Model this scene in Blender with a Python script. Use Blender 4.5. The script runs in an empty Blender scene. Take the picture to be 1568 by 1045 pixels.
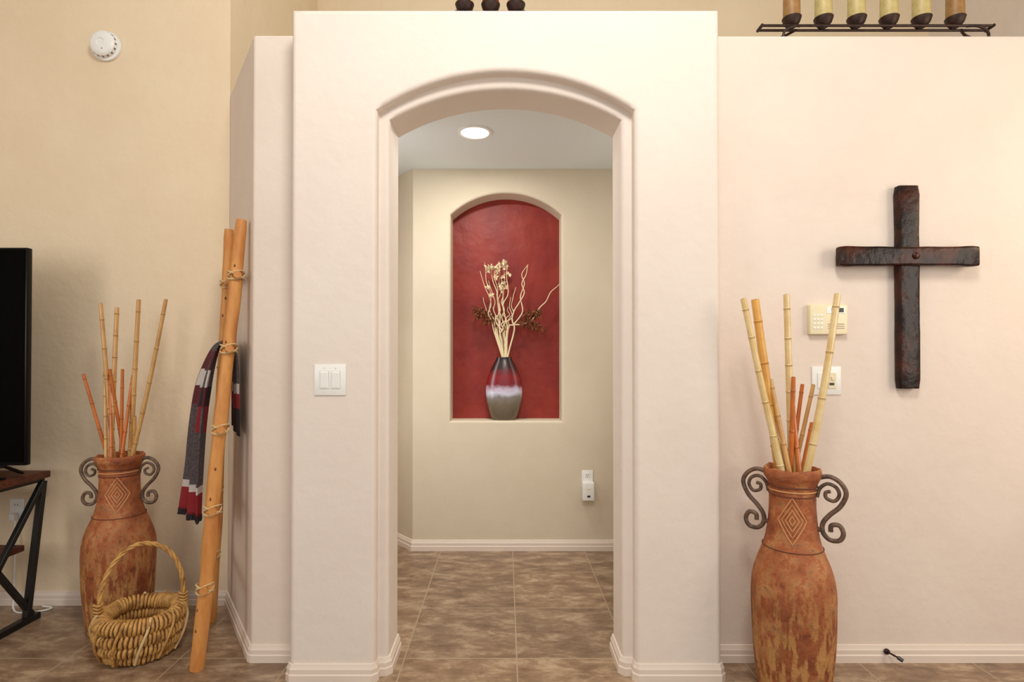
import bpy, bmesh, math, random
from mathutils import Vector, Matrix, noise
random.seed(7)
sc = bpy.context.scene
sc.view_settings.view_transform = 'Standard'
sc.view_settings.look = 'None'
sc.view_settings.exposure = 0.0

# ------------------------------------------------------------------ materials
def S(r, g, b):
    def f(c):
        c /= 255.0
        return c/12.92 if c <= 0.04045 else ((c+0.055)/1.055)**2.4
    return (f(r), f(g), f(b), 1.0)

def pm(name, col, rough=0.6, metal=0.0, var=None, bump=None, coat=0.0, col2=None, stretch=(1,1,1), spec=None, contrast=(0.35,0.65)):
    m = bpy.data.materials.new(name); m.use_nodes = True
    nt = m.node_tree; N = nt.nodes; L = nt.links
    b = N['Principled BSDF']
    b.inputs['Base Color'].default_value = col
    b.inputs['Roughness'].default_value = rough
    b.inputs['Metallic'].default_value = metal
    b.inputs['Coat Weight'].default_value = coat
    if spec is not None: b.inputs['Specular IOR Level'].default_value = spec
    tc = N.new('ShaderNodeTexCoord')
    mp = N.new('ShaderNodeMapping'); mp.inputs['Scale'].default_value = stretch
    L.new(tc.outputs['Object'], mp.inputs['Vector'])
    if var and col2:
        n = N.new('ShaderNodeTexNoise'); n.inputs['Scale'].default_value = var; n.inputs['Detail'].default_value = 6; n.inputs['Roughness'].default_value = 0.6
        L.new(mp.outputs[0], n.inputs['Vector'])
        cr = N.new('ShaderNodeValToRGB')
        cr.color_ramp.elements[0].position = contrast[0]; cr.color_ramp.elements[0].color = col
        cr.color_ramp.elements[1].position = contrast[1]; cr.color_ramp.elements[1].color = col2
        L.new(n.outputs['Fac'], cr.inputs['Fac']); L.new(cr.outputs['Color'], b.inputs['Base Color'])
    if bump:
        n2 = N.new('ShaderNodeTexNoise'); n2.inputs['Scale'].default_value = bump[0]; n2.inputs['Detail'].default_value = 4
        L.new(mp.outputs[0], n2.inputs['Vector'])
        bp = N.new('ShaderNodeBump'); bp.inputs['Strength'].default_value = bump[1]; bp.inputs['Distance'].default_value = 0.01
        L.new(n2.outputs['Fac'], bp.inputs['Height']); L.new(bp.outputs['Normal'], b.inputs['Normal'])
    return m

M_wall   = pm('plaster_cream', S(227,215,204), 0.8, var=3, col2=S(230,219,208), bump=(20,0.26))
M_wallR  = pm('plaster_cream_warm', S(224,209,196), 0.8, var=3, col2=S(228,214,201), bump=(20,0.28))
M_wallL  = pm('plaster_warm',  S(230,209,178), 0.8, var=3, col2=S(234,214,184), bump=(20,0.30))
M_wallV  = pm('plaster_vestibule', S(212,199,175), 0.8, var=3, col2=S(216,204,181), bump=(20,0.16))
M_ceil   = pm('plaster_ceiling', S(226,231,230), 0.85, bump=(60,0.1))
M_red    = pm('plaster_red', S(128,28,20), 0.5, var=5, col2=S(146,42,26), bump=(12,0.6))
M_base   = pm('painted_trim', S(228,213,199), 0.45)
M_white  = pm('white_plastic', S(238,238,234), 0.35)
M_cream  = pm('cream_plastic', S(232,222,186), 0.4)
M_dark   = pm('dark_plastic', S(40,42,44), 0.4)
M_iron   = pm('wrought_iron', S(126,102,84), 0.5, 0.3, var=40, col2=S(80,64,54), bump=(60,0.3))
M_iron2  = pm('rusty_iron', S(62,38,28), 0.5, 0.4, var=40, col2=S(38,24,20))
M_black  = pm('tv_black', S(8,8,9), 0.3, spec=0.2)
M_screen = pm('tv_screen', S(2,2,3), 0.3, spec=0.04)
M_steel  = pm('black_steel', S(28,27,28), 0.4, 0.3)
M_stand  = pm('stand_wood', S(104,56,36), 0.5, var=10, col2=S(66,34,24), stretch=(1,8,8), spec=0.3)
M_cross  = pm('varnished_dark_wood', S(26,10,5), 0.30, var=9, col2=S(84,36,15), stretch=(1,1,1), bump=(26,0.35), spec=0.22, contrast=(0.46,0.76))
M_pole   = pm('peeled_pine', S(214,152,82), 0.5, var=9, col2=S(186,114,54), stretch=(2,2,0.5), bump=(20,0.3), contrast=(0.4,0.7))
M_knot   = pm('pine_knot', S(118,66,32), 0.6)
M_rope   = pm('raffia_rope', S(212,186,138), 0.8)
M_straw  = pm('straw', S(206,158,88), 0.6, var=25, col2=S(142,96,48), bump=(80,0.4), contrast=(0.42,0.7))
M_strawd = pm('straw_core', S(124,84,44), 0.8, var=30, col2=S(90,58,32))
M_bpale  = pm('bamboo_pale', S(228,204,152), 0.35, var=14, col2=S(212,180,116), coat=0.2)
M_byel   = pm('bamboo_yellow', S(228,174,84), 0.35, var=12, col2=S(212,150,62), coat=0.2)
M_borg   = pm('bamboo_orange', S(208,116,46), 0.35, var=12, col2=S(180,96,36), coat=0.2)
M_btan   = pm('bamboo_tan', S(210,166,102), 0.4, var=12, col2=S(190,140,80), coat=0.2)
M_node   = pm('bamboo_node', S(104,68,36), 0.6)
M_twig   = pm('bleached_willow', S(232,216,176), 0.6)
M_flower = pm('dried_petal_white', S(238,222,184), 0.7)
M_leafb  = pm('dried_leaf_brown', S(84,36,18), 0.7, var=60, col2=S(144,80,30))
M_cRed   = pm('yarn_red', S(140,26,36), 0.9, bump=(250,0.6))
M_cGray  = pm('yarn_gray', S(98,88,90), 0.9, var=120, col2=S(62,54,58), bump=(250,0.6))
M_cBlk   = pm('yarn_black', S(38,30,36), 0.9, bump=(250,0.6))
M_cWht   = pm('yarn_white', S(200,190,184), 0.9, bump=(250,0.6))
M_cMar   = pm('yarn_maroon', S(88,30,38), 0.9, bump=(250,0.6))
M_waxB   = pm('wax_brown', S(160,122,70), 0.5, var=30, col2=S(138,98,52))
M_waxO   = pm('wax_olive', S(196,180,124), 0.5, var=30, col2=S(178,158,100))
M_waxR   = pm('wax_red', S(170,34,40), 0.45)
M_waxY   = pm('wax_ivory', S(226,206,140), 0.5)

def emis(name, col, st):
    m = bpy.data.materials.new(name); m.use_nodes = True
    b = m.node_tree.nodes['Principled BSDF']
    b.inputs['Base Color'].default_value = col
    b.inputs['Emission Color'].default_value = col; b.inputs['Emission Strength'].default_value = st
    return m
M_lamp = emis('lamp_lens', (1,0.97,0.92,1), 3.0)
M_screenlcd = pm('lcd', S(60,66,60), 0.2)

def clay():
    m = bpy.data.materials.new('terracotta_clay'); m.use_nodes = True
    nt = m.node_tree; N = nt.nodes; L = nt.links; b = N['Principled BSDF']
    b.inputs['Roughness'].default_value = 0.6
    tc = N.new('ShaderNodeTexCoord')
    n1 = N.new('ShaderNodeTexNoise'); n1.inputs['Scale'].default_value = 13; n1.inputs['Detail'].default_value = 9; n1.inputs['Roughness'].default_value = 0.75
    L.new(tc.outputs['Object'], n1.inputs['Vector'])
    cr = N.new('ShaderNodeValToRGB'); e = cr.color_ramp.elements
    e[0].position = 0.36; e[0].color = S(124,62,34); e[1].position = 0.64; e[1].color = S(206,156,100)
    x = e.new(0.51); x.color = S(174,98,54)
    L.new(n1.outputs['Fac'], cr.inputs['Fac'])
    mp = N.new('ShaderNodeMapping'); mp.inputs['Scale'].default_value = (38,38,9.0)
    L.new(tc.outputs['Object'], mp.inputs['Vector'])
    n2 = N.new('ShaderNodeTexNoise'); n2.inputs['Scale'].default_value = 1.0; n2.inputs['Detail'].default_value = 8; n2.inputs['Roughness'].default_value = 0.7
    L.new(mp.outputs[0], n2.inputs['Vector'])
    cr2 = N.new('ShaderNodeValToRGB'); cr2.color_ramp.elements[0].position = 0.47; cr2.color_ramp.elements[1].position = 0.54
    L.new(n2.outputs['Fac'], cr2.inputs['Fac'])
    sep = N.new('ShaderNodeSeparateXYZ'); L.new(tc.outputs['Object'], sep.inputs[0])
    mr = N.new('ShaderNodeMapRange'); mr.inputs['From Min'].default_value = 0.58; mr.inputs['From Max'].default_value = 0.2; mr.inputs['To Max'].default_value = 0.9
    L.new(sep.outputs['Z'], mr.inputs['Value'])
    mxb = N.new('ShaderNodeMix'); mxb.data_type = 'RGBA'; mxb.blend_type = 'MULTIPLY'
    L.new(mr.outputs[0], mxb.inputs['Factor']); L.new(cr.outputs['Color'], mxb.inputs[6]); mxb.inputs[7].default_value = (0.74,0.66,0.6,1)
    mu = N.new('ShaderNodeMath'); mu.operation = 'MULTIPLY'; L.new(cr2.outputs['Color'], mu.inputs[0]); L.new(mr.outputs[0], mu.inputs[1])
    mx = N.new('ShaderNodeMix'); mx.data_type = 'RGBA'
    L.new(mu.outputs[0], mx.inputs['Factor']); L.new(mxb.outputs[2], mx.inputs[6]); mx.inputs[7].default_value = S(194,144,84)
    n3 = N.new('ShaderNodeTexNoise'); n3.inputs['Scale'].default_value = 26; n3.inputs['Detail'].default_value = 8; n3.inputs['Roughness'].default_value = 0.7
    L.new(tc.outputs['Object'], n3.inputs['Vector'])
    cr3 = N.new('ShaderNodeValToRGB'); cr3.color_ramp.elements[0].position = 0.53; cr3.color_ramp.elements[1].position = 0.73
    L.new(n3.outputs['Fac'], cr3.inputs['Fac'])
    mx2 = N.new('ShaderNodeMix'); mx2.data_type = 'RGBA'
    L.new(cr3.outputs['Color'], mx2.inputs['Factor']); L.new(mx.outputs[2], mx2.inputs[6]); mx2.inputs[7].default_value = S(96,46,28)
    L.new(mx2.outputs[2], b.inputs['Base Color'])
    bp = N.new('ShaderNodeBump'); bp.inputs['Strength'].default_value = 0.8; bp.inputs['Distance'].default_value = 0.01
    L.new(n3.outputs['Fac'], bp.inputs['Height']); L.new(bp.outputs['Normal'], b.inputs['Normal'])
    return m
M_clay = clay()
M_incise = pm('clay_incised_line', S(204,150,100), 0.7)
M_claydark = pm('clay_groove', S(104,56,34), 0.7)

def vasemat():
    m = bpy.data.materials.new('lacquer_gradient'); m.use_nodes = True
    nt = m.node_tree; N = nt.nodes; L = nt.links; b = N['Principled BSDF']
    b.inputs['Roughness'].default_value = 0.25; b.inputs['Coat Weight'].default_value = 0.5
    tc = N.new('ShaderNodeTexCoord'); sep = N.new('ShaderNodeSeparateXYZ'); L.new(tc.outputs['Object'], sep.inputs[0])
    n = N.new('ShaderNodeTexNoise'); n.inputs['Scale'].default_value = 18; L.new(tc.outputs['Object'], n.inputs['Vector'])
    ma = N.new('ShaderNodeMath'); ma.operation = 'MULTIPLY_ADD'; L.new(n.outputs['Fac'], ma.inputs[0]); ma.inputs[1].default_value = 0.07
    L.new(sep.outputs['Z'], ma.inputs[2])
    mr = N.new('ShaderNodeMapRange'); mr.inputs['From Min'].default_value = 0.035; mr.inputs['From Max'].default_value = 0.47
    L.new(ma.outputs[0], mr.inputs['Value'])
    cr = N.new('ShaderNodeValToRGB'); e = cr.color_ramp.elements
    e[0].position = 0.0; e[0].color = S(92,80,62); e[1].position = 1.0; e[1].color = S(24,8,10)
    for p, c in ((0.26,S(116,104,86)),(0.36,S(130,126,120)),(0.44,S(204,204,222)),(0.50,S(190,170,190)),(0.56,S(120,14,30)),(0.70,S(130,6,20)),(0.84,S(50,8,12))):
        x = e.new(p); x.color = c
    L.new(mr.outputs[0], cr.inputs['Fac']); L.new(cr.outputs['Color'], b.inputs['Base Color'])
    return m
M_vase = vasemat()

def tilemat():
    m = bpy.data.materials.new('floor_tile'); m.use_nodes = True
    nt = m.node_tree; N = nt.nodes; L = nt.links; b = N['Principled BSDF']
    tc = N.new('ShaderNodeTexCoord')
    mp = N.new('ShaderNodeMapping'); mp.inputs['Location'].default_value = (-0.049+4.87, -2.421+4.87, 0)
    L.new(tc.outputs['Object'], mp.inputs['Vector'])
    br = N.new('ShaderNodeTexBrick'); br.offset = 0.0; br.squash = 1.0
    br.inputs['Scale'].default_value = 1.0; br.inputs['Brick Width'].default_value = 0.487; br.inputs['Row Height'].default_value = 0.487
    br.inputs['Mortar Size'].default_value = 0.003; br.inputs['Mortar Smooth'].default_value = 0.1; br.inputs['Bias'].default_value = 0
    br.inputs['Color1'].default_value = (0.88,0.88,0.88,1); br.inputs['Color2'].default_value = (1.08,1.07,1.05,1)
    L.new(mp.outputs[0], br.inputs['Vector'])
    n = N.new('ShaderNodeTexNoise'); n.inputs['Scale'].default_value = 6; n.inputs['Detail'].default_value = 12; n.inputs['Roughness'].default_value = 0.72; n.inputs['Distortion'].default_value = 0.3
    mp2 = N.new('ShaderNodeMapping'); mp2.inputs['Rotation'].default_value = (0,0,0.6); mp2.inputs['Scale'].default_value = (1.0,2.2,1)
    L.new(tc.outputs['Object'], mp2.inputs['Vector']); L.new(mp2.outputs[0], n.inputs['Vector'])
    cr = N.new('ShaderNodeValToRGB'); e = cr.color_ramp.elements
    e[0].position = 0.34; e[0].color = S(110,86,66); e[1].position = 0.66; e[1].color = S(190,166,138)
    x = e.new(0.5); x.color = S(144,117,93)
    L.new(n.outputs['Fac'], cr.inputs['Fac'])
    mu = N.new('ShaderNodeMix'); mu.data_type = 'RGBA'; mu.blend_type = 'MULTIPLY'; mu.inputs['Factor'].default_value = 1.0
    L.new(cr.outputs['Color'], mu.inputs[6]); L.new(br.outputs['Color'], mu.inputs[7])
    mx = N.new('ShaderNodeMix'); mx.data_type = 'RGBA'
    L.new(br.outputs['Fac'], mx.inputs['Factor']); L.new(mu.outputs[2], mx.inputs[6]); mx.inputs[7].default_value = S(170,150,124)
    L.new(mx.outputs[2], b.inputs['Base Color'])
    b.inputs['Roughness'].default_value = 0.30
    inv = N.new('ShaderNodeMath'); inv.operation = 'MULTIPLY_ADD'; inv.inputs[1].default_value = -1.0; L.new(br.outputs['Fac'], inv.inputs[0])
    sc_ = N.new('ShaderNodeMath'); sc_.operation = 'MULTIPLY'; sc_.inputs[1].default_value = 0.5; L.new(n.outputs['Fac'], sc_.inputs[0]); L.new(sc_.outputs[0], inv.inputs[2])
    bp = N.new('ShaderNodeBump'); bp.inputs['Strength'].default_value = 0.35; bp.inputs['Distance'].default_value = 0.004
    L.new(inv.outputs[0], bp.inputs['Height']); L.new(bp.outputs['Normal'], b.inputs['Normal'])
    return m
M_tile = tilemat()

# ------------------------------------------------------------------ mesh builder
def catmull(P, n=8):
    P = [Vector(p) for p in P]; Q = [P[0]] + P + [P[-1]]; out = []
    for i in range(1, len(Q)-2):
        a, b, c, d = Q[i-1], Q[i], Q[i+1], Q[i+2]
        for k in range(n):
            t = k/n
            out.append(0.5*((2*b)+(c-a)*t+(2*a-5*b+4*c-d)*t*t+(3*b-a-3*c+d)*t**3))
    out.append(P[-1]); return out

class MB:
    def __init__(s): s.v=[]; s.f=[]; s.mi=[]; s.mats=[]
    def m(s, mat):
        if mat not in s.mats: s.mats.append(mat)
        return s.mats.index(mat)
    def raw(s, vs, fs, mat):
        o = len(s.v); k = s.m(mat)
        s.v += [Vector(p) for p in vs]
        for f in fs: s.f.append(tuple(i+o for i in f)); s.mi.append(k)
    def grid(s, rows, mat, cu=False, cv=False, matfn=None):
        R = len(rows); C = len(rows[0]); o = len(s.v); k = s.m(mat)
        for r in rows: s.v += [Vector(p) for p in r]
        for i in range(R if cu else R-1):
            for j in range(C if cv else C-1):
                a=o+i*C+j; b=o+i*C+(j+1)%C; c=o+((i+1)%R)*C+(j+1)%C; d=o+((i+1)%R)*C+j
                s.f.append((a,b,c,d)); s.mi.append(s.m(matfn(i,j)) if matfn else k)
        return o
    def tube(s, P, r, mat, seg=10, caps=True, closed=False):
        P = [Vector(p) for p in P]; n = len(P)
        if not hasattr(r, '__len__'): r = [r]*n
        up = None; rows = []
        for i, p in enumerate(P):
            if closed: t = (P[(i+1)%n]-P[i-1])
            else: t = (P[min(i+1,n-1)]-P[max(i-1,0)])
            if t.length < 1e-9: t = Vector((0,0,1))
            t.normalize()
            if up is None:
                up = t.orthogonal().normalized()
            up = (up - t*up.dot(t))
            if up.length < 1e-6: up = t.orthogonal()
            up.normalize(); w = t.cross(up)
            rows.append([p+(up*math.cos(2*math.pi*j/seg)+w*math.sin(2*math.pi*j/seg))*r[i] for j in range(seg)])
        o = s.grid(rows, mat, cu=closed, cv=True)
        if caps and not closed:
            k = s.m(mat)
            s.f.append(tuple(o+j for j in reversed(range(seg)))); s.mi.append(k)
            s.f.append(tuple(o+(n-1)*seg+j for j in range(seg))); s.mi.append(k)
    def lathe(s, prof, c, mat, seg=48, sy=1.0, cap0=True, cap1=False, axis='Z'):
        c = Vector(c); rows = []
        for r, z in prof:
            row = []
            for j in range(seg):
                a = 2*math.pi*j/seg
                if axis == 'Z': row.append(c+Vector((r*math.cos(a), r*sy*math.sin(a), z)))
                else: row.append(c+Vector((r*math.cos(a), -z, r*math.sin(a))))
            rows.append(row)
        o = s.grid(rows, mat, cv=True); k = s.m(mat)
        if cap0: s.f.append(tuple(o+j for j in reversed(range(seg)))); s.mi.append(k)
        if cap1: s.f.append(tuple(o+(len(prof)-1)*seg+j for j in range(seg))); s.mi.append(k)
    def box(s, c, d, mat, bev=0.0, segs=2, rot=None):
        bm = bmesh.new(); bmesh.ops.create_cube(bm, size=1.0)
        for v in bm.verts: v.co = Vector((v.co.x*d[0], v.co.y*d[1], v.co.z*d[2]))
        if bev > 0: bmesh.ops.bevel(bm, geom=bm.edges[:], offset=bev, segments=segs, profile=0.5, affect='EDGES')
        Mx = Matrix.Translation(Vector(c)) @ (rot.to_4x4() if rot else Matrix.Identity(4))
        bm.verts.ensure_lookup_table()
        vs = [Mx @ v.co for v in bm.verts]; idx = {v: i for i, v in enumerate(bm.verts)}
        fs = [tuple(idx[v] for v in f.verts) for f in bm.faces]
        s.raw(vs, fs, mat); bm.free()
    def bar(s, a, b, w, h, mat):
        a=Vector(a); b=Vector(b); t=(b-a); q=t.to_track_quat('X','Z').to_matrix()
        s.box((a+b)/2, (t.length, w, h), mat, 0.002, 1, q)
    def prism(s, poly, z0, z1, mat):
        n=len(poly)
        vs=[(x,y,z0) for x,y in poly]+[(x,y,z1) for x,y in poly]
        fs=[tuple(reversed(range(n))), tuple(range(n,2*n))]+[(i,(i+1)%n,(i+1)%n+n,i+n) for i in range(n)]
        s.raw(vs, fs, mat)
    def build(s, name, origin=None, parent=None, sharp=35, wn=False, bevel=0.0):
        me = bpy.data.meshes.new(name)
        if origin is None: origin = Vector((0,0,0))
        origin = Vector(origin)
        me.from_pydata([tuple(v-origin) for v in s.v], [], s.f)
        for m in s.mats: me.materials.append(m)
        for p, k in zip(me.polygons, s.mi): p.material_index = k; p.use_smooth = True
        me.update()
        bm = bmesh.new(); bm.from_mesh(me); bmesh.ops.remove_doubles(bm, verts=bm.verts[:], dist=1e-6); 
        bmesh.ops.recalc_face_normals(bm, faces=bm.faces[:]); bm.to_mesh(me); bm.free()
        me.set_sharp_from_angle(angle=math.radians(sharp))
        o = bpy.data.objects.new(name, me); sc.collection.objects.link(o); o.location = origin
        if bevel > 0:
            md = o.modifiers.new('Bevel','BEVEL'); md.width = bevel; md.segments = 5; md.limit_method = 'ANGLE'; md.angle_limit = math.radians(25); wn = True
            for p in me.polygons: p.use_smooth = True
            me.set_sharp_from_angle(angle=math.radians(179))
        if wn:
            md = o.modifiers.new('WN','WEIGHTED_NORMAL'); md.keep_sharp = True; md.weight = 100
        if parent:
            o.parent = parent; o.matrix_parent_inverse = parent.matrix_world.inverted()
        return o

def empty(name, loc):
    e = bpy.data.objects.new(name, None); e.location = loc; e.empty_display_size = 0.1
    sc.collection.objects.link(e); bpy.context.view_layer.update(); return e

# ------------------------------------------------------------------ room shell
LED = 2.71
HC = 4.6
b = MB(); b.box((0,1.2,-0.05),(8.6,6.6,0.1),M_tile); b.build('floor')
BX, BT, YF, YS, YR = 0.873, 2.73, 2.25, 2.30, 2.50
NA = 28
def arch_path(hw, sp, ap):
    P = []
    for z in (0.0, sp*0.5, sp): P.append((-hw, z))
    rise = ap-sp; R = (hw*hw+rise*rise)/(2*rise); cz = ap-R; a0 = math.asin(hw/R)
    for i in range(0, NA+1):
        a = -a0+2*a0*i/NA; P.append((R*math.sin(a), cz+R*math.cos(a)))
    for z in (sp, sp*0.5, 0.0): P.append((hw, z))
    return P
inner = arch_path(0.482, 2.296, 2.425); outer = arch_path(0.529, 2.318, 2.477)
def rect_path(ins):
    x = BX-ins; t = BT-ins; P = [(-x,0),(-x,1.159),(-x,2.318)]
    for i in range(NA+1): P.append((-x+2*x*i/NA, t))
    P += [(x,2.318),(x,1.159),(x,0)]; return P
rows = []
def addrow(path, y): rows.append([(x, y, z) for x, z in path])
def lerp_path(t): return [((1-t)*a[0]+t*c[0], (1-t)*a[1]+t*c[1]) for a, c in zip(inner, outer)]
addrow(lerp_path(0.3), YR)
for k in range(7):
    a = math.pi/2*k/6; addrow(lerp_path(0.3*(1-math.sin(a))), YR-0.014*(1-math.cos(a)))
for k in range(9):
    a = math.pi/2*k/8; addrow(lerp_path(0.38*(1-math.cos(a))), YS+0.018*(1-math.sin(a)))
for k in range(7):
    a = math.pi/2*k/6; addrow(lerp_path(0.78+0.14*math.sin(a)), YS-0.006*(1-math.cos(a)))
for k in range(9):
    a = math.pi/2*k/8; addrow(lerp_path(0.92+0.42*(1-math.cos(a))), YF+0.02*(1-math.sin(a)))
for k in range(9):
    a = math.pi/2*k/8; addrow(rect_path(0.022*(1-math.sin(a))), YF+0.022*(1-math.cos(a)))
addrow(rect_path(0), YR)
b = MB(); b.grid(rows, M_wall, cu=True); b.build('wall_entry', wn=True, sharp=40)

b = MB(); b.prism([(0.80,2.40),(3.3,2.40),(3.3,2.56),(0.80,2.56)],0,LED,M_wallR); b.build('wall_right', bevel=0.016)
b = MB(); b.prism([(-1.093,2.40),(-0.80,2.40),(-0.80,2.52),(-1.0,2.54),(-1.34,3.02),(-1.47,2.97),(-1.47,2.95)],0,LED,M_wallR); b.build('wall_angled', bevel=0.014)
b = MB(); b.prism([(-4.1,2.95),(-1.47,2.95),(-1.47,4.3),(-1.6,4.3),(-1.6,3.08),(-4.1,3.08)],0,HC,M_wallL); b.build('wall_left')
b = MB(); b.box((0.9,4.38,HC/2),(4.9,0.15,HC),M_wallL); b.build('wall_rear')
b = MB(); b.box((3.36,1.2,HC/2),(0.12,6.4,HC),M_wallR); b.build('wall_side_right')
b = MB(); b.box((-4.15,0.6,HC/2),(0.12,5.0,HC),M_wallL); b.build('wall_side_left')
b = MB(); b.box((-0.4,1.2,HC+0.05),(7.7,6.5,0.1),M_ceil); b.build('ceiling')
b = MB(); b.prism([(-1.08,2.49),(-1.46,3.0),(-1.46,4.3),(3.29,4.3),(3.29,2.49)],2.60,2.70,M_ceil); b.build('ceiling_vestibule')
b = MB(); b.box((1.26,3.15,1.3),(0.1,1.3,2.6),M_wallV); b.build('wall_vestibule_right')
VB, NB = 3.78, 3.94
NC = 0.004
def niche(o):
    hw=0.3775+o; sp=2.285; ap=2.435+o; bt=0.878-o
    P=[(-hw,bt),(-hw,sp)]
    rise=ap-sp; R=(hw*hw+rise*rise)/(2*rise); cz=ap-R; a0=math.asin(hw/R)
    for i in range(NA+1):
        a=-a0+2*a0*i/NA; P.append((R*math.sin(a),cz+R*math.cos(a)))
    P+=[(hw,sp),(hw,bt)]
    return [(x+NC,z) for x,z in P]
xl,xr=-0.631,1.21
rect=[(xl,0),(xl,2.285)]+[(xl+(xr-xl)*i/NA,2.61) for i in range(NA+1)]+[(xr,2.285),(xr,0)]
b=MB(); b.grid([[(x,VB,z) for x,z in rect],[(x,VB,z) for x,z in niche(0.018)]],M_wallV,cv=True)
o=b.build('wall_niche')
for p in o.data.polygons: p.use_smooth=False
rows=[]
for k in range(9):
    a=math.pi/2*k/8
    rows.append([(x,VB+0.018*(1-math.cos(a)),z) for x,z in niche(0.018*(1-math.sin(a)))])
rows.append([(x,NB,z) for x,z in niche(0)])
b=MB(); b.grid(rows,M_wallV,cv=True)
ni=niche(0.0); b.raw([(x,NB,z) for x,z in ni],[tuple(range(len(ni)))],M_red)
b.build('wall_niche_recess', wn=True, sharp=30)
b=MB(); b.prism([(xl,VB),(xl+0.02,VB+0.03),(-1.0,4.26),(-1.02,4.23)],0,2.61,M_wallV); b.build('wall_hall')

PROF=[(0,0),(0.016,0),(0.016,0.03),(0.0125,0.034),(0.0125,0.052),(0.009,0.058),(0.006,0.070),(0,0.072)]
def baseboard(name, pts):
    n=len(pts); P=[Vector((x,y)) for x,y in pts]; rows=[]
    nr=[]
    for i in range(n-1):
        d=(P[i+1]-P[i]).normalized(); nr.append(Vector((d.y,-d.x)))
    for i in range(n):
        if i==0: m=nr[0]; s=1
        elif i==n-1: m=nr[-1]; s=1
        else:
            m=(nr[i-1]+nr[i]).normalized(); s=1/max(0.35,m.dot(nr[i]))
        rows.append([(P[i].x+m.x*o*s,P[i].y+m.y*o*s,z) for o,z in PROF])
    b=MB(); b.grid(rows,M_base)
    return b.build(name,sharp=20)
baseboard('baseboard_left',[(-4.08,2.95),(-1.47,2.95),(-1.098,2.407),(-1.086,2.40),(-BX,2.40),(-BX,2.262),(-BX+0.012,2.25),(-0.541,2.25),(-0.529,2.262),(-0.529,2.30),(-0.496,2.30),(-0.482,2.314),(-0.482,2.49),(-0.494,2.50)])
baseboard('baseboard_right',[(0.494,2.50),(0.482,2.49),(0.482,2.314),(0.496,2.30),(0.529,2.30),(0.529,2.262),(0.541,2.25),(BX-0.012,2.25),(BX,2.262),(BX,2.40),(3.3,2.40)])
baseboard('baseboard_back',[(-1.01,4.22),(-0.631,3.78),(1.21,3.78)])

# ------------------------------------------------------------------ wall fittings
def on_wall_plate(name, x, y, z, w, h, mat=M_white, rockers=2):
    b=MB(); b.box((x,y-0.003,z),(w,0.006,h),mat,0.0025,2)
    for i in range(rockers):
        cx=x+(i-(rockers-1)/2)*0.046
        b.box((cx,y-0.0058,z),(0.0375,0.0012,0.0725),M_iron,0.0,1)
        b.box((cx,y-0.0068,z),(0.0365,0.003,0.0715),mat,0.001,1)
        b.box((cx,y-0.009,z),(0.031,0.005,0.064),mat,0.002,1,Matrix.Rotation(math.radians(3),3,'X'))
        for s in (-1,1): b.lathe([(0.0028,0.0),(0.0028,0.0012),(0.0005,0.0014)],(cx,y-0.006,z+s*0.048),M_cream,10,axis='Y')
    return b.build(name,(x,y,z))
on_wall_plate('light_switch',-0.709,YF,1.215,0.127,0.125)
b=MB(); x,y,z=1.385,2.40,1.206
b.box((x,y-0.003,z),(0.125,0.006,0.122),M_white,0.0025,2)
b.box((x-0.023,y-0.007,z),(0.034,0.006,0.068),M_white,0.0015,1)
b.box((x+0.023,y-0.007,z),(0.034,0.005,0.068),M_cream,0.0015,1)
b.box((x+0.023,y-0.011,z+0.010),(0.011,0.006,0.014),M_cream,0.001,1)
b.box((x+0.020,y-0.010,z-0.014),(0.020,0.004,0.010),M_dark,0.001,1)
b.build('dimmer_switch',(x,y,z))
b=MB(); x,y,z=1.386,2.40,1.469
b.box((x,y-0.012,z),(0.162,0.024,0.128),M_cream,0.004,3)
b.box((x+0.030,y-0.0245,z+0.040),(0.080,0.003,0.030),M_white,0.001,1)
b.box((x+0.036,y-0.026,z+0.040),(0.052,0.003,0.018),M_screenlcd,0.001,1)
for r in range(4):
    for c in range(3): b.box((x-0.062+c*0.015,y-0.0245,z+0.018-r*0.018),(0.0105,0.003,0.009),M_white,0.001,1)
b.box((x+0.032,y-0.0255,z+0.012),(0.014,0.003,0.006),M_waxR,0.0008,1)
for k in range(3): b.box((x+0.030,y-0.0245,z-0.02-k*0.009),(0.07,0.002,0.0015),M_leafb)
b.build('alarm_keypad',(x,y,z))
b=MB(); x,y,z=-2.128,2.95,2.967
b.lathe([(0.0,0),(0.078,0.0),(0.080,0.006),(0.078,0.014),(0.068,0.017),(0.066,0.020),(0.066,0.040),(0.060,0.048),(0.045,0.053),(0.022,0.055),(0.020,0.051),(0.0,0.051)],(x,y,z),M_white,56,axis='Y',cap0=False)
for k in range(16):
    a=2*math.pi*k/16; b.box((x+0.0665*math.cos(a),y-0.030,z+0.0665*math.sin(a)),(0.003,0.010,0.007),M_iron,0,1,Matrix.Rotation(-a,3,'Y'))
b.lathe([(0.003,0.0),(0.003,0.003),(0.0005,0.004)],(x+0.01,y-0.051,z-0.035),M_waxR,10,axis='Y')
b.build('smoke_detector',(x,y,z))
b=MB(); x,y,z=0.556,VB,0.433+0.05
b.box((x,y-0.003,z),(0.076,0.006,0.12),M_white,0.0025,2)
b.box((x,y-0.007,z+0.028),(0.034,0.004,0.030),M_white,0.0015,1)
for s in (-1,1): b.box((x+s*0.007,y-0.0095,z+0.031),(0.0025,0.001,0.009),M_dark)
b.box((x,y-0.0095,z+0.020),(0.005,0.001,0.004),M_dark)
b.box((x+0.002,y-0.028,z-0.075),(0.078,0.050,0.125),M_white,0.008,3)
b.box((x+0.002,y-0.054,z-0.055),(0.03,0.002,0.008),M_cream); b.box((x+0.002,y-0.054,z-0.105),(0.02,0.002,0.012),M_dark)
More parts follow.
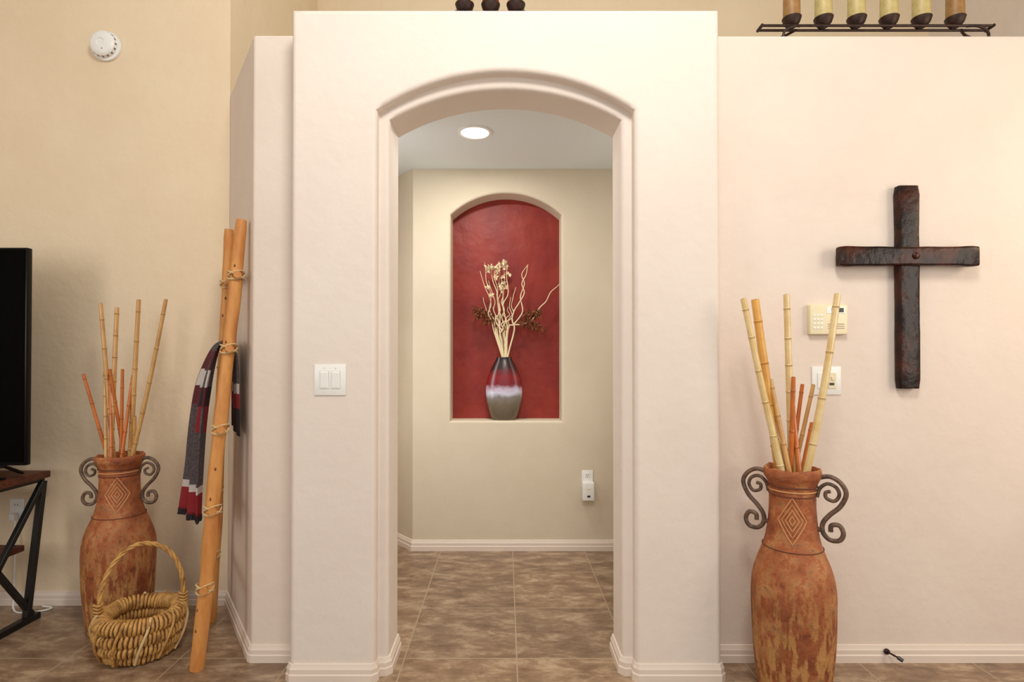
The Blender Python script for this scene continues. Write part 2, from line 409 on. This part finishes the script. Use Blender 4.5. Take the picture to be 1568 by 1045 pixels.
b.build('power_outlet',(x,y,z))
b=MB(); x,y,z=-2.585,2.95,0.50
b.box((x,y-0.003,z),(0.076,0.006,0.12),M_white,0.0025,2)
for s in (-1,1):
    b.box((x,y-0.007,z+s*0.028),(0.034,0.004,0.030),M_white,0.0015,1)
    for q in (-1,1): b.box((x+q*0.007,y-0.0095,z+s*0.028),(0.0025,0.001,0.009),M_dark)
b.build('power_outlet.001',(x,y,z))
b=MB(); b.tube(catmull([(-2.575,2.925,0.45),(-2.56,2.905,0.1),(-2.54,2.88,0.006),(-2.45,2.84,0.006),(-2.37,2.87,0.006),(-2.36,2.90,0.006),(-2.42,2.915,0.006)],8),0.004,M_white,8)
b.box((-2.585,2.925,0.47),(0.03,0.03,0.035),M_white,0.006,2)
b.build('power_cable',(-2.5,2.9,0.0))
b=MB(); x,z=1.628,0.050
b.lathe([(0.0,0),(0.012,0),(0.012,0.006),(0.005,0.009)],(x,2.385,z),M_iron2,16,axis='Y',cap0=False)
b.tube(catmull([(x,2.382,z),(x+0.006,2.365,z-0.001),(x+0.020,2.345,z-0.005)],6),0.004,M_iron2,8)
b.tube([(x+0.020,2.345,z-0.005),(x+0.032,2.33,z-0.012)],0.008,M_dark,10)
b.build('doorstop',(x,2.40,z))
b=MB(); c=(-0.175,3.166,2.60)
b.lathe([(0.098,0.0),(0.098,-0.006),(0.082,-0.008),(0.078,-0.002)],c,M_white,48,cap0=False)
b.lathe([(0.08,-0.003),(0.0001,-0.003)],c,M_lamp,48,cap0=False)
b.build('recessed_light',c)

# ------------------------------------------------------------------ cross
def hewn(b, c, L, w, d, axis, mat, flare=0.0, n=22):
    rows=[]; sec=[]
    for sx,sy in ((1,-1),(1,1),(-1,1),(-1,-1)):
        a0={(1,-1):-90,(1,1):0,(-1,1):90,(-1,-1):180}[(sx,sy)]
        for k in range(4):
            a=math.radians(a0+30*k); sec.append((sx*(0.5-0.12)+0.12*math.cos(a), sy*(0.5-0.18)+0.18*math.sin(a)))
    for i in range(n+1):
        t=-0.5+i/n
        e=0.9 if i in (0,n) else 1.0
        wf=w*(1+flare*(2*t)**2)*e*(1+0.02*math.sin(t*17+w*70)+0.015*random.uniform(-1,1)); df=d*e*(1+0.04*random.uniform(-1,1))
        tt=t*L; row=[]
        for (u,v) in sec:
            if axis=='Z': row.append((c[0]+u*wf, c[1]+v*df, c[2]+tt))
            else: row.append((c[0]+tt, c[1]+v*df, c[2]+u*wf))
        rows.append(row)
    o=b.grid(rows,mat,cv=True); k=b.m(mat); S_=len(sec)
    b.f.append(tuple(o+j for j in reversed(range(S_)))); b.mi.append(k)
    b.f.append(tuple(o+n*S_+j for j in range(S_))); b.mi.append(k)
cx,cz=1.724,1.736
b=MB()
hewn(b,(cx,2.381,1.6075),0.869,0.090,0.038,'Z',M_cross,0.03)
hewn(b,(1.710,2.358,cz),0.588,0.078,0.036,'X',M_cross,0.14)
b.lathe([(0.015,0.0),(0.015,0.004),(0.010,0.008),(0.004,0.009),(0.0003,0.009)],(cx+0.01,2.340,cz),M_cross,16,axis='Y')
b.build('wall_cross',(cx,2.39,cz),sharp=50)

# ------------------------------------------------------------------ candle holders
def candle_rack(name, y, zb, xs, x0, x1, legs, waxes, ledge):
    e=empty(name,((x0+x1)/2,y,ledge))
    b=MB()
    for dy in (-0.018,0.018): b.tube([(x0,y+dy,zb),(x1,y+dy,zb)],0.006,M_iron2,8)
    for x in (x0,x1): b.tube([(x,y-0.024,zb),(x,y+0.024,zb)],0.007,M_iron2,8)
    for lx,sg in legs:
        h=zb-ledge
        for dy in (-0.035,0.035):
            P=catmull([(lx-sg*0.045,y+dy*0.4,zb),(lx-sg*0.01,y+dy,zb-0.012),(lx+sg*0.03,y+dy,zb-h*0.35),(lx+sg*0.038,y+dy,zb-h*0.7),(lx+sg*0.02,y+dy,ledge+0.007)],6)
            b.tube(P,0.006,M_iron2,8)
    for x in xs:
        b.lathe([(0.010,0.0),(0.022,0.006),(0.034,0.022),(0.040,0.040),(0.041,0.044),(0.037,0.046),(0.02,0.042),(0.001,0.040)],(x,y,zb),M_iron2,28)
    b.build('iron_rack',(x0,y,zb),e)
    for i,(x,wm) in enumerate(zip(xs,waxes)):
        b=MB(); r=0.035
        b.lathe([(0.003,0.044),(r,0.045),(r+0.001,0.048),(r,0.175),(r-0.003,0.18),(r-0.008,0.178),(0.004,0.173),(0.0003,0.173)],(x,y,zb),wm,32)
        b.tube([(x,y,zb+0.172),(x+0.002,y,zb+0.185)],0.0012,M_dark,6)
        b.build('candle_%d'%(i+1),(x,y,zb),e)
candle_rack('candle_holder',2.50,2.800,[1.297,1.441,1.591,1.738,1.885,2.038],1.153,2.194,[(1.28,-1),(2.12,1)],[M_waxB,M_waxO,M_waxO,M_waxO,M_waxO,M_waxB],LED)
candle_rack('candle_holder',2.38,2.785,[-0.176,-0.064,0.045],-0.21,0.08,[(-0.17,-1),(0.04,1)],[M_waxY,M_waxR,M_waxY],BT)

# ------------------------------------------------------------------ jugs
def jug(name, X, Y, H, R, rot, hs):
    e=empty(name,(X,Y,0))
    pr=[(0.80,0.0),(0.84,0.012),(0.90,0.10),(0.955,0.20),(0.985,0.30),(1.0,0.40),(0.995,0.47),(0.95,0.53),(0.86,0.585),(0.74,0.64),(0.65,0.69),(0.60,0.735),(0.57,0.78),(0.55,0.83),(0.55,0.88),(0.56,0.92),(0.61,0.945),(0.665,0.962),(0.68,0.978),(0.67,0.993),(0.63,1.0),(0.58,0.99),(0.50,0.96),(0.47,0.90),(0.48,0.80),(0.60,0.66),(0.85,0.55),(0.9,0.40),(0.75,0.05),(0.001,0.03)]
    P=[p for p in catmull([(r,z,0) for r,z in pr],4)]
    rows=[]; seg=72
    for p in P:
        z=p.y*H; row=[]
        for j in range(seg):
            a=2*math.pi*j/seg
            w=1+0.014*noise.noise(Vector((math.cos(a)*2+X,math.sin(a)*2,z*6)))
            r=p.x*R*w
            row.append((X+r*math.cos(a),Y+r*math.sin(a),max(0.0,z+ (0.008*noise.noise(Vector((math.cos(a)*3,math.sin(a)*3,X))) if p.y>0.95 else 0))))
        rows.append(row)
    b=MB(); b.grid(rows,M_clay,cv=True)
    k=b.m(M_clay); b.f.append(tuple(j for j in reversed(range(seg)))); b.mi.append(k)
    b.build('clay_body',(X,Y,0),e,sharp=80)
    def rad(zn):
        for (r0,z0),(r1,z1) in zip(pr[:19],pr[1:20]):
            if z0<=zn<=z1: t=(zn-z0)/(z1-z0+1e-9); return (r0+(r1-r0)*t)*R
        return 0.6*R
    b=MB()
    for zn,m_,rr in ((0.925,M_claydark,0.0035),(0.905,M_incise,0.003),(0.885,M_claydark,0.0025),(0.655,M_claydark,0.002)):
        b.tube([(X+(rad(zn)+0.0005)*math.cos(2*math.pi*j/48),Y+(rad(zn)+0.0005)*math.sin(2*math.pi*j/48),zn*H) for j in range(48)],rr,m_,6,closed=True)
    face=math.atan2(-Y,-X)-(0.12 if X<0 else 0.0)
    for q in (0,2):
        a0=face+q*math.pi/2
        for s_,rr in ((1.0,0.0024),(0.72,0.0018),(0.45,0.0022),(0.2,0.002)):
            hz=0.098*H*s_; wa=0.62*s_; zc=0.785*H; pts=[]
            for c0,c1 in (((0,1),(1,0)),((1,0),(0,-1)),((0,-1),(-1,0)),((-1,0),(0,1))):
                for k in range(8):
                    t=k/8; u=c0[0]+(c1[0]-c0[0])*t; v=c0[1]+(c1[1]-c0[1])*t
                    z=zc+v*hz; a=a0+u*wa*0.95; r=rad(z/H)+0.0008
                    pts.append((X+r*math.cos(a),Y+r*math.sin(a),z))
            b.tube(pts,rr,M_incise,6,closed=True)
    b.build('incised_pattern',(X,Y,0.7*H),e)
    A=[(0,10),(4,8),(15,6),(26,12),(31,23),(25,37),(14,48),(7,58),(7,68),(14,75),(24,74),(28,66),(24,58),(16,59),(15,66)]
    B=[(1,30),(4,20),(12,14),(21,17),(24,25),(19,32),(11,30),(10,24),(15,22)]
    C=[(-2,62),(4,66),(7,63)]
    for i,sg in enumerate((-1,1)):
        b=MB()
        ax=Vector((math.cos(rot),math.sin(rot),0))*sg
        def mp(L_): return catmull([Vector((X,Y,0))+ax*(0.55*R+u/340*hs)+Vector((0,0,H-v/315*hs)) for u,v in L_],6)
        b.tube(mp(A),0.0080*hs,M_iron,10); b.tube(mp(B),0.0062*hs,M_iron,10); b.tube(mp(C),0.007*hs,M_iron,8)
        b.build('scroll_handle_%d'%(i+1),(X,Y,H),e)
    return e
JL=(-1.878,2.71); JR=(1.118,2.17)
jug('clay_floor_vase',JL[0],JL[1],0.835,0.154,0.12,1.0)
jug('clay_floor_vase',JR[0],JR[1],0.877,0.150,-0.66,1.08)

def sticks(name, J, H, L_):
    b=MB(); X,Y=J
    for (tx,ty,tz,ex,ey,r,m_,bend) in L_:
        top=Vector((X+tx,Y+ty,tz)); ent=Vector((X+ex*0.9,Y+ey*0.9,H)); d=(ent-top).normalized()
        bot=ent+d*0.10
        n=40; L=(bot-top).length; P=[]; R=[]
        sp=random.uniform(0.11,0.16); ph=random.uniform(0.02,0.09)
        side=Vector((1,0,0))
        for i in range(n+1):
            t=i/n; p=top.lerp(bot,t)+side*bend*math.sin(math.pi*t); P.append(p); R.append(r*(0.88+0.2*t))
        b.tube(P,R,m_,10)
        b.tube([P[0]-d*0.0005,P[0]-d*0.001],r*0.55,M_node,10)
        s=ph
        while s<L-0.05:
            t=s/L; i=min(n-1,int(t*n)); f=t*n-i; p=P[i].lerp(P[i+1],f); rr=R[i]
            b.tube([p-d*0.005,p-d*0.002,p,p+d*0.002,p+d*0.005],[rr*1.0,rr*1.14,rr*1.05,rr*1.16,rr*1.0],m_,10,caps=False)
            b.tube([p-d*0.0012,p+d*0.0012],rr*1.09,M_node,10,caps=False)
            s+=sp*random.uniform(0.85,1.15)
    return b.build(name,(X,Y,H))
sticks('bamboo_stick_bundle',JL,0.83,[
 (-0.086,-0.02,1.57,-0.050,0.02,0.010,M_btan,0.0),(-0.041,0.03,1.554,-0.030,-0.03,0.011,M_btan,0.0),
 (0.073,0.02,1.592,0.035,0.03,0.011,M_btan,0.0),(0.219,0.0,1.592,0.070,-0.01,0.010,M_btan,0.008),
 (-0.159,-0.03,1.227,-0.070,0.0,0.008,M_borg,0.0),(-0.092,0.02,1.237,-0.055,-0.03,0.008,M_btan,0.0),
 (-0.032,-0.03,1.25,0.0,0.03,0.008,M_borg,0.0),(0.016,-0.01,1.25,0.005,0.0,0.008,M_borg,0.0),(0.04,0.03,1.22,0.03,-0.03,0.008,M_borg,0.0),(-0.05,0.0,1.23,-0.015,-0.045,0.007,M_borg,0.0),
 (0.07,0.0,1.02,0.055,0.03,0.009,M_btan,0.0)])
sticks('bamboo_stick_bundle',JR,0.877,[
 (-0.187,0.0,1.536,-0.056,-0.02,0.0125,M_bpale,-0.004),(-0.128,0.03,1.536,-0.044,0.03,0.017,M_byel,0.0),
 (-0.023,-0.01,1.551,0.010,0.02,0.013,M_bpale,0.0),(0.164,-0.03,1.551,0.045,-0.03,0.0135,M_bpale,0.012),
 (-0.073,0.02,1.22,-0.030,-0.03,0.009,M_btan,0.0),(-0.008,-0.03,1.23,-0.005,0.0,0.009,M_borg,0.0),(0.011,0.03,1.19,0.02,-0.02,0.009,M_borg,0.0),
 (0.053,0.02,1.2,0.02,0.04,0.008,M_borg,0.0),(0.080,-0.01,1.2,0.03,0.03,0.008,M_btan,0.0),(-0.10,0.0,1.14,-0.02,0.03,0.010,M_bpale,0.0),(0.085,0.01,1.05,0.06,0.02,0.009,M_borg,0.0)])

# ------------------------------------------------------------------ wicker basket
BXc,BYc=-1.615,2.475
b=MB()
rings=[(0.120,0.030,0.024),(0.142,0.072,0.025),(0.150,0.117,0.026),(0.147,0.168,0.030)]
for ri,(R,z,r) in enumerate(rings):
    b.tube([(BXc+R*math.cos(2*math.pi*j/64),BYc+R*math.sin(2*math.pi*j/64),z+0.004*math.sin(6*math.pi*j/64)) for j in range(64)],r*0.92,M_strawd,10,closed=True)
    T=60; n=T*10; P=[]; RR=[]
    for i in range(n):
        th=2*math.pi*i/n; ph=T*th+3.0*math.sin(3*th+ri)
        a=r+random.uniform(-0.0015,0.0015)
        P.append((BXc+(R+a*math.cos(ph))*math.cos(th),BYc+(R+a*math.cos(ph))*math.sin(th),max(0.009,z+0.004*math.sin(3*th)+a*math.sin(ph))))
        RR.append(0.0066+0.0014*math.sin(i*0.9))
    b.tube(P,RR,M_straw,6,closed=True)
b.lathe([(0.0001,0.012),(0.12,0.012),(0.12,0.03)],(BXc,BYc,0),M_strawd,40,cap0=False)
for k in range(3):
    R=0.03+0.032*k; b.tube([(BXc+R*math.cos(2*math.pi*j/40),BYc+R*math.sin(2*math.pi*j/40),0.022) for j in range(40)],0.015,M_straw,8,closed=True)
for k in range(11):
    a=2*math.pi*k/11
    P=[(BXc+R*math.cos(a+0.09*i),BYc+R*math.sin(a+0.09*i),z) for i,(R,z) in enumerate([(0.148,0.016),(0.172,0.072),(0.182,0.117),(0.182,0.160),(0.160,0.203)])]
    b.tube(catmull(P,4),0.0060,M_rope if k%3==0 else M_straw,6)
ha=math.radians(24); hx=Vector((math.cos(ha),math.sin(ha),0))
arc=catmull([Vector((BXc,BYc,0))+hx*u+Vector((0,0,z)) for u,z in ((-0.158,0.10),(-0.158,0.20),(-0.145,0.31),(-0.105,0.405),(-0.04,0.468),(0.03,0.476),(0.098,0.438),(0.145,0.355),(0.162,0.25),(0.158,0.14),(0.158,0.10))],8)
for s_ in range(3):
    P=[]
    for i,p in enumerate(arc):
        t=(arc[min(i+1,len(arc)-1)]-arc[max(i-1,0)]).normalized(); nrm=hx.cross(Vector((0,0,1))).normalized(); bi=t.cross(nrm)
        a=i*0.55+s_*2.094; P.append(p+nrm*math.cos(a)*0.0055+bi*math.sin(a)*0.0055)
    b.tube(P,0.0058,M_straw,8)
for sg in (-1,1):
    for k in range(5):
        c=Vector((BXc,BYc,0.18+k*0.014))+hx*sg*0.160
        b.tube([c+Vector((0.016*math.cos(q*math.pi/6),0.016*math.sin(q*math.pi/6),0.003*math.sin(q))) for q in range(12)],0.005,M_straw,6,closed=True)
b.build('wicker_basket',(BXc,BYc,0),sharp=80)

# ------------------------------------------------------------------ ladder
lad=empty('wooden_ladder',(-1.32,2.5,0))
FB,FT=Vector((-1.292,2.336,0.0)),Vector((-1.163,2.44,1.912))
RB,RT=Vector((-1.458,2.76,0.0)),Vector((-1.345,2.695,1.93))
def pole(name,A,B,r0,r1,seed):
    n=46; P=[]; R=[]
    for i in range(n+1):
        t=i/n; p=A.lerp(B,t)+Vector((noise.noise(Vector((t*3,seed,0))),noise.noise(Vector((t*3,seed,5))),0))*0.012*(4*t*(1-t))
        rr=r0+(r1-r0)*t+0.0035*noise.noise(Vector((t*14,seed,9)))
        if i in (0,n): rr*=0.9
        P.append(p); R.append(rr)
    b=MB(); b.tube(P,R,M_pole,16)
    for k in range(12):
        t=0.05+0.9*random.random(); i=int(t*n); a=random.uniform(2.6,5.6)
        c=P[i]+Vector((math.cos(a),math.sin(a),0))*R[i]*0.93
        b.tube([c-Vector((0,0,0.009)),c,c+Vector((0,0,0.009))],[0.0015,0.005,0.0015],M_knot,8)
    return b.build(name,A,lad,sharp=60)
pole('rail_1',FB,FT,0.030,0.025,1.3); pole('rail_2',RB,RT,0.026,0.022,7.7)
rz=[0.335,0.66,1.0,1.345,1.665]
for k,z in enumerate(rz):
    a=FB.lerp(FT,z/1.912); c=RB.lerp(RT,min(1,z/1.93)); d=(c-a).normalized()
    b=MB(); b.tube([a-d*0.045,a.lerp(c,0.5)+Vector((0,0,0.004)),c+d*0.03],[0.016,0.018,0.015],M_pole,12)
    for c0,rr in ((a,0.033),(c,0.028)):
        for q in range(3):
            s_=(-1)**q
            P=[c0+Vector((math.cos(w)*rr,math.sin(w)*rr,s_*0.016*math.sin(w+q)+0.004*(q-1))) for w in [2*math.pi*i/20 for i in range(20)]]
            b.tube(P,0.0032,M_rope,6,closed=True)
    b.build('rung_%d'%(k+1),a,lad)

# ------------------------------------------------------------------ throw blanket draped over 4th rung
near=[(-1.185,2.475,.955),(-1.188,2.475,1.1),(-1.19,2.475,1.25),(-1.202,2.468,1.35),(-1.228,2.455,1.378),(-1.258,2.437,1.35),(-1.29,2.43,1.2),(-1.31,2.42,1.0),(-1.325,2.425,.8),(-1.335,2.435,.605)]
far =[(-1.305,2.66,.98),(-1.305,2.66,1.1),(-1.305,2.66,1.25),(-1.31,2.655,1.35),(-1.335,2.64,1.378),(-1.372,2.615,1.35),(-1.425,2.60,1.2),(-1.46,2.60,1.0),(-1.485,2.61,.8),(-1.515,2.61,.60)]
cn=catmull(near,7); cf=catmull(far,7); NU=28
rows=[]
for i,(p,q) in enumerate(zip(cn,cf)):
    row=[]; ti=i/(len(cn)-1)
    drop=abs(ti-0.44)*2
    for j in range(NU+1):
        u=j/NU; pt=p.lerp(q,u)
        nrm=Vector((-0.825,-0.565,0))
        pt=pt+nrm*(0.016*math.sin(u*13+ti*2.0)*min(1,drop*2))*(1.0 if ti>0.44 else 0.3)
        pt.z+=0.004*math.sin(u*9)
        row.append(pt)
    rows.append(row)
seq=[]
def add(n,*c): seq.extend([c]*n)
add(6,M_cBlk,M_cMar); add(3,M_cRed); add(2,M_cWht,M_cRed); add(3,M_cGray); add(6,M_cGray,M_cBlk); add(4,M_cRed,M_cBlk); add(5,M_cBlk,M_cMar)
add(3,M_cGray,M_cRed); add(4,M_cGray,M_cBlk); add(4,M_cMar,M_cGray); add(3,M_cWht,M_cGray); add(3,M_cMar,M_cBlk); add(4,M_cGray,M_cRed); add(8,M_cGray); add(1,M_cWht); add(4,M_cRed,M_cRed); add(2,M_cWht,M_cWht); add(8,M_cBlk)
def plaid(i,j):
    c=seq[min(i,len(seq)-1)]; return c[(j//3)%len(c)]
b=MB(); b.grid(rows,M_cGray,matfn=plaid)
for j in range(0,NU+1):
    p=rows[-1][j]
    b.tube([p,p+Vector((0.002*random.uniform(-1,1),0.002,-0.012)),p+Vector((0.005*random.uniform(-1,1),0.0,-0.024))],[0.003,0.0028,0.0015],M_cBlk,5)
bl=b.build('throw_blanket',(-1.33,2.55,1.36),sharp=80)
md=bl.modifiers.new('Solid','SOLIDIFY'); md.thickness=0.008; md.offset=0

# ------------------------------------------------------------------ TV + stand
tv=empty('television',(-3.1,2.62,0.73))
b=MB(); b.box((-3.138,2.62,1.312),(1.78,0.03,1.024),M_black,0.004,2); b.box((-3.138,2.648,1.20),(1.5,0.04,0.6),M_black,0.012,2)
b.build('panel',(-3.138,2.62,1.3),tv)
b=MB(); b.box((-3.138,2.6045,1.316),(1.765,0.002,1.0),M_screen); b.build('screen',(-3.138,2.605,1.3),tv)
b=MB()
for x in (-2.38,-3.80):
    b.bar((x,2.62,0.80),(x-0.0,2.50,0.738),0.02,0.012,M_black); b.bar((x,2.62,0.80),(x,2.74,0.738),0.02,0.012,M_black); b.box((x,2.62,0.80),(0.03,0.03,0.03),M_black,0.003,1)
    b.bar((x-0.12,2.62,0.736),(x+0.02,2.62,0.736),0.02,0.012,M_black)
b.build('foot',(-2.38,2.62,0.74),tv)
st=empty('tv_stand',(-3.1,2.58,0))
SX=-2.333
b=MB(); b.box((-3.10,2.575,0.711),(1.534,0.56,0.034),M_stand,0.004,2); b.box((-3.10,2.575,0.685),(1.50,0.53,0.016),M_steel,0.002,1)
b.build('top',(-3.1,2.575,0.7),st)
b=MB(); b.box((-3.12,2.60,0.36),(1.46,0.34,0.03),M_stand,0.003,1); b.build('shelf',(-3.1,2.6,0.36),st)
b=MB()
for x in (SX-0.02,-3.85):
    b.bar((x,2.83,0.68),(x,2.74,0.03),0.028,0.028,M_steel); b.bar((x,2.32,0.68),(x,2.41,0.03),0.028,0.028,M_steel)
    b.bar((x,2.83,0.68),(x,2.38,0.03),0.024,0.024,M_steel); b.bar((x,2.32,0.68),(x,2.77,0.03),0.024,0.024,M_steel)
    b.box((x,2.575,0.015),(0.035,0.46,0.03),M_steel,0.002,1)
b.build('leg_frame',(-2.35,2.57,0.3),st)

# ------------------------------------------------------------------ lacquer vase + branches
VX,VY,VZ=-0.010,3.848,0.878
b=MB()
vp=[(0.001,0.004),(0.066,0.002),(0.074,0.0),(0.080,0.006),(0.098,0.05),(0.115,0.11),(0.125,0.17),(0.126,0.22),(0.120,0.27),(0.105,0.325),(0.084,0.375),(0.063,0.415),(0.054,0.433),(0.053,0.443),(0.048,0.445),(0.044,0.438),(0.05,0.40),(0.001,0.36)]
b.lathe([(p.x,max(0,p.y)) for p in catmull([(r,z*0.975,0) for r,z in vp],3)],(VX,VY,VZ),M_vase,56,sy=0.50,cap0=False)
b.build('lacquer_vase',(VX,VY,VZ),sharp=70)
arr=empty('dried_flower_arrangement',(VX,VY,1.30))
def PX(px,py,y=3.84): k=850/y; return Vector(((px-774)/k,y,1.3-(py-550)/k))
b=MB()
defs=[((742,402),0.004,1),((752,404),0.0045,1),((757,415),0.004,1),((772,400),0.0045,1),((776,412),0.0045,1),((768,430),0.004,0),((808,406),0.005,3),((760,450),0.004,0),((790,440),0.004,2),((748,430),0.004,2),((764,404),0.0035,1),((782,455),0.0035,2),((740,455),0.0035,1),((778,470),0.0035,2),((735,415),0.0035,1),((755,470),0.0045,1),((770,460),0.0045,1)]
for (tx,ty),r,cu in defs:
    tip=PX(tx,ty,3.84+random.uniform(-0.03,0.04)); base=Vector((VX+random.uniform(-0.015,0.015),VY+random.uniform(-0.006,0.006),1.25))
    mid=Vector((VX+(tip.x-VX)*0.3,VY,1.44)); pts=[base,base.lerp(mid,0.5)]
    n=8
    for k in range(1,n+1):
        t=k/n; p=mid.lerp(tip,t); amp=0.026*(1 if cu else 0.6)*math.sin(math.pi*min(1,t*0.9+0.1))
        p=p+Vector((random.uniform(-1,1)*amp,random.uniform(-1,1)*amp*0.6,0)); pts.append(p)
    pts[-1]=tip
    P=catmull(pts,5); b.tube(P,[r*(1.25-0.85*i/len(P)) for i in range(len(P))],M_twig,6)
P=catmull([Vector((VX+0.01,VY,1.25)),PX(778,505),PX(785,498),PX(800,497),PX(815,490),PX(826,472),PX(836,462),PX(843,448),PX(852,440),PX(858,434)],6)
b.tube(P,[0.005*(1.1-0.7*i/len(P)) for i in range(len(P))],M_twig,6)
P=catmull([PX(786,498),PX(800,478),PX(797,455),PX(803,435),PX(799,420),PX(809,405)],6); b.tube(P,[0.0045*(1.1-0.7*i/len(P)) for i in range(len(P))],M_twig,6)
b.build('willow_branches',(VX,VY,1.3),arr)
def leaf(b,p,d,L,w,mat):
    d=d.normalized(); s_=d.orthogonal().normalized(); s_=Matrix.Rotation(random.uniform(0,6.28),3,d)@s_; n=d.cross(s_)
    vs=[p,p+d*L*0.4+s_*w+n*w*0.3,p+d*L,p+d*L*0.4-s_*w+n*w*0.3,p+d*L*0.5-n*w*0.2]
    b.raw(vs,[(0,1,4),(1,2,4),(2,3,4),(3,0,4)],mat)
b=MB()
def rv(): return Vector((random.uniform(-1,1),random.uniform(-1,1)*0.6,random.uniform(-1,1)))
for (x,y) in ((744,409),(751,408),(757,411),(766,406),(771,410),(764,416),(769,424),(772,432),(775,440),(768,445),(777,420),(760,425),(748,440),(752,452),(770,402),(762,410),(746,414),(774,408),(767,436)):
    c=PX(x+random.uniform(-2,2),y,3.84+random.uniform(-0.02,0.02))
    for k in range(9): leaf(b,c,rv(),0.026,0.009,M_flower)
b.build('white_blossoms',(VX,VY,1.9),arr)
b=MB()
for (x0,y0,x1,y1,n) in ((754,488,724,472,60),(748,494,736,480,34),(796,494,836,502,60),(806,488,826,478,44),(800,486,815,480,26),(744,476,728,484,26)):
    stem=[Vector((VX,VY,1.33)),PX(768,510),PX(x0,y0),PX((x0+x1)/2,(y0+y1)/2-3),PX(x1,y1)]
    b.tube(catmull(stem,5),0.002,M_leafb,5)
    for k in range(n):
        t=random.random(); c=PX(x0+(x1-x0)*t+random.uniform(-4,4),y0+(y1-y0)*t+random.uniform(-5,5),3.84+random.uniform(-0.04,0.035))
        for q in range(2): leaf(b,c,rv()+Vector((0,0,-0.5)),random.uniform(0.022,0.038),0.0065,M_leafb)
b.build('brown_foliage',(VX,VY,1.5),arr)

# ------------------------------------------------------------------ lights
w=bpy.data.worlds.new('world'); sc.world=w; w.use_nodes=True
w.node_tree.nodes['Background'].inputs[0].default_value=(1.0,0.99,0.975,1); w.node_tree.nodes['Background'].inputs[1].default_value=0.76
def area(name,loc,target,size,power,col,sy=None):
    l=bpy.data.lights.new(name,'AREA'); l.energy=power; l.color=col; l.size=size
    if sy: l.shape='RECTANGLE'; l.size_y=sy
    o=bpy.data.objects.new(name,l); sc.collection.objects.link(o); o.location=loc
    o.rotation_euler=(Vector(target)-Vector(loc)).to_track_quat('-Z','Y').to_euler(); return o
area('ceiling_fixture_light',(0.3,0.2,3.9),(0.0,3.0,1.9),0.8,66,(1.0,0.95,0.88))
area('window_light_right',(3.1,0.6,1.7),(0.8,2.6,1.2),0.8,24,(1.0,0.93,0.84),1.4)
area('window_light_left',(-3.2,-0.4,1.8),(-1,3,1.2),0.9,20,(1.0,0.97,0.93),1.5)
area('lamp_light_right',(3.15,1.5,2.3),(2.4,2.4,1.9),0.3,6,(1.0,0.78,0.5))
area('hall_daylight',(-1.0,3.0,1.6),(0.1,3.8,1.3),0.4,7.5,(0.90,0.96,1.0),1.7)
area('hall_fill_light',(1.1,3.0,1.6),(0.1,3.6,1.4),0.4,3,(0.97,0.98,1.0),1.6)
area('recessed_lamp_light',(-0.175,3.166,2.585),(-0.175,3.166,0),0.14,11,(1.0,0.95,0.88))

# ------------------------------------------------------------------ camera
cd=bpy.data.cameras.new('camera'); cam=bpy.data.objects.new('camera',cd); sc.collection.objects.link(cam)
cd.sensor_width=36; cd.lens=19.515; cd.shift_x=0.0064; cd.shift_y=0.0121
cam.location=(0,0,1.3); cam.rotation_euler=(math.radians(90.57),0,0)
sc.camera=cam
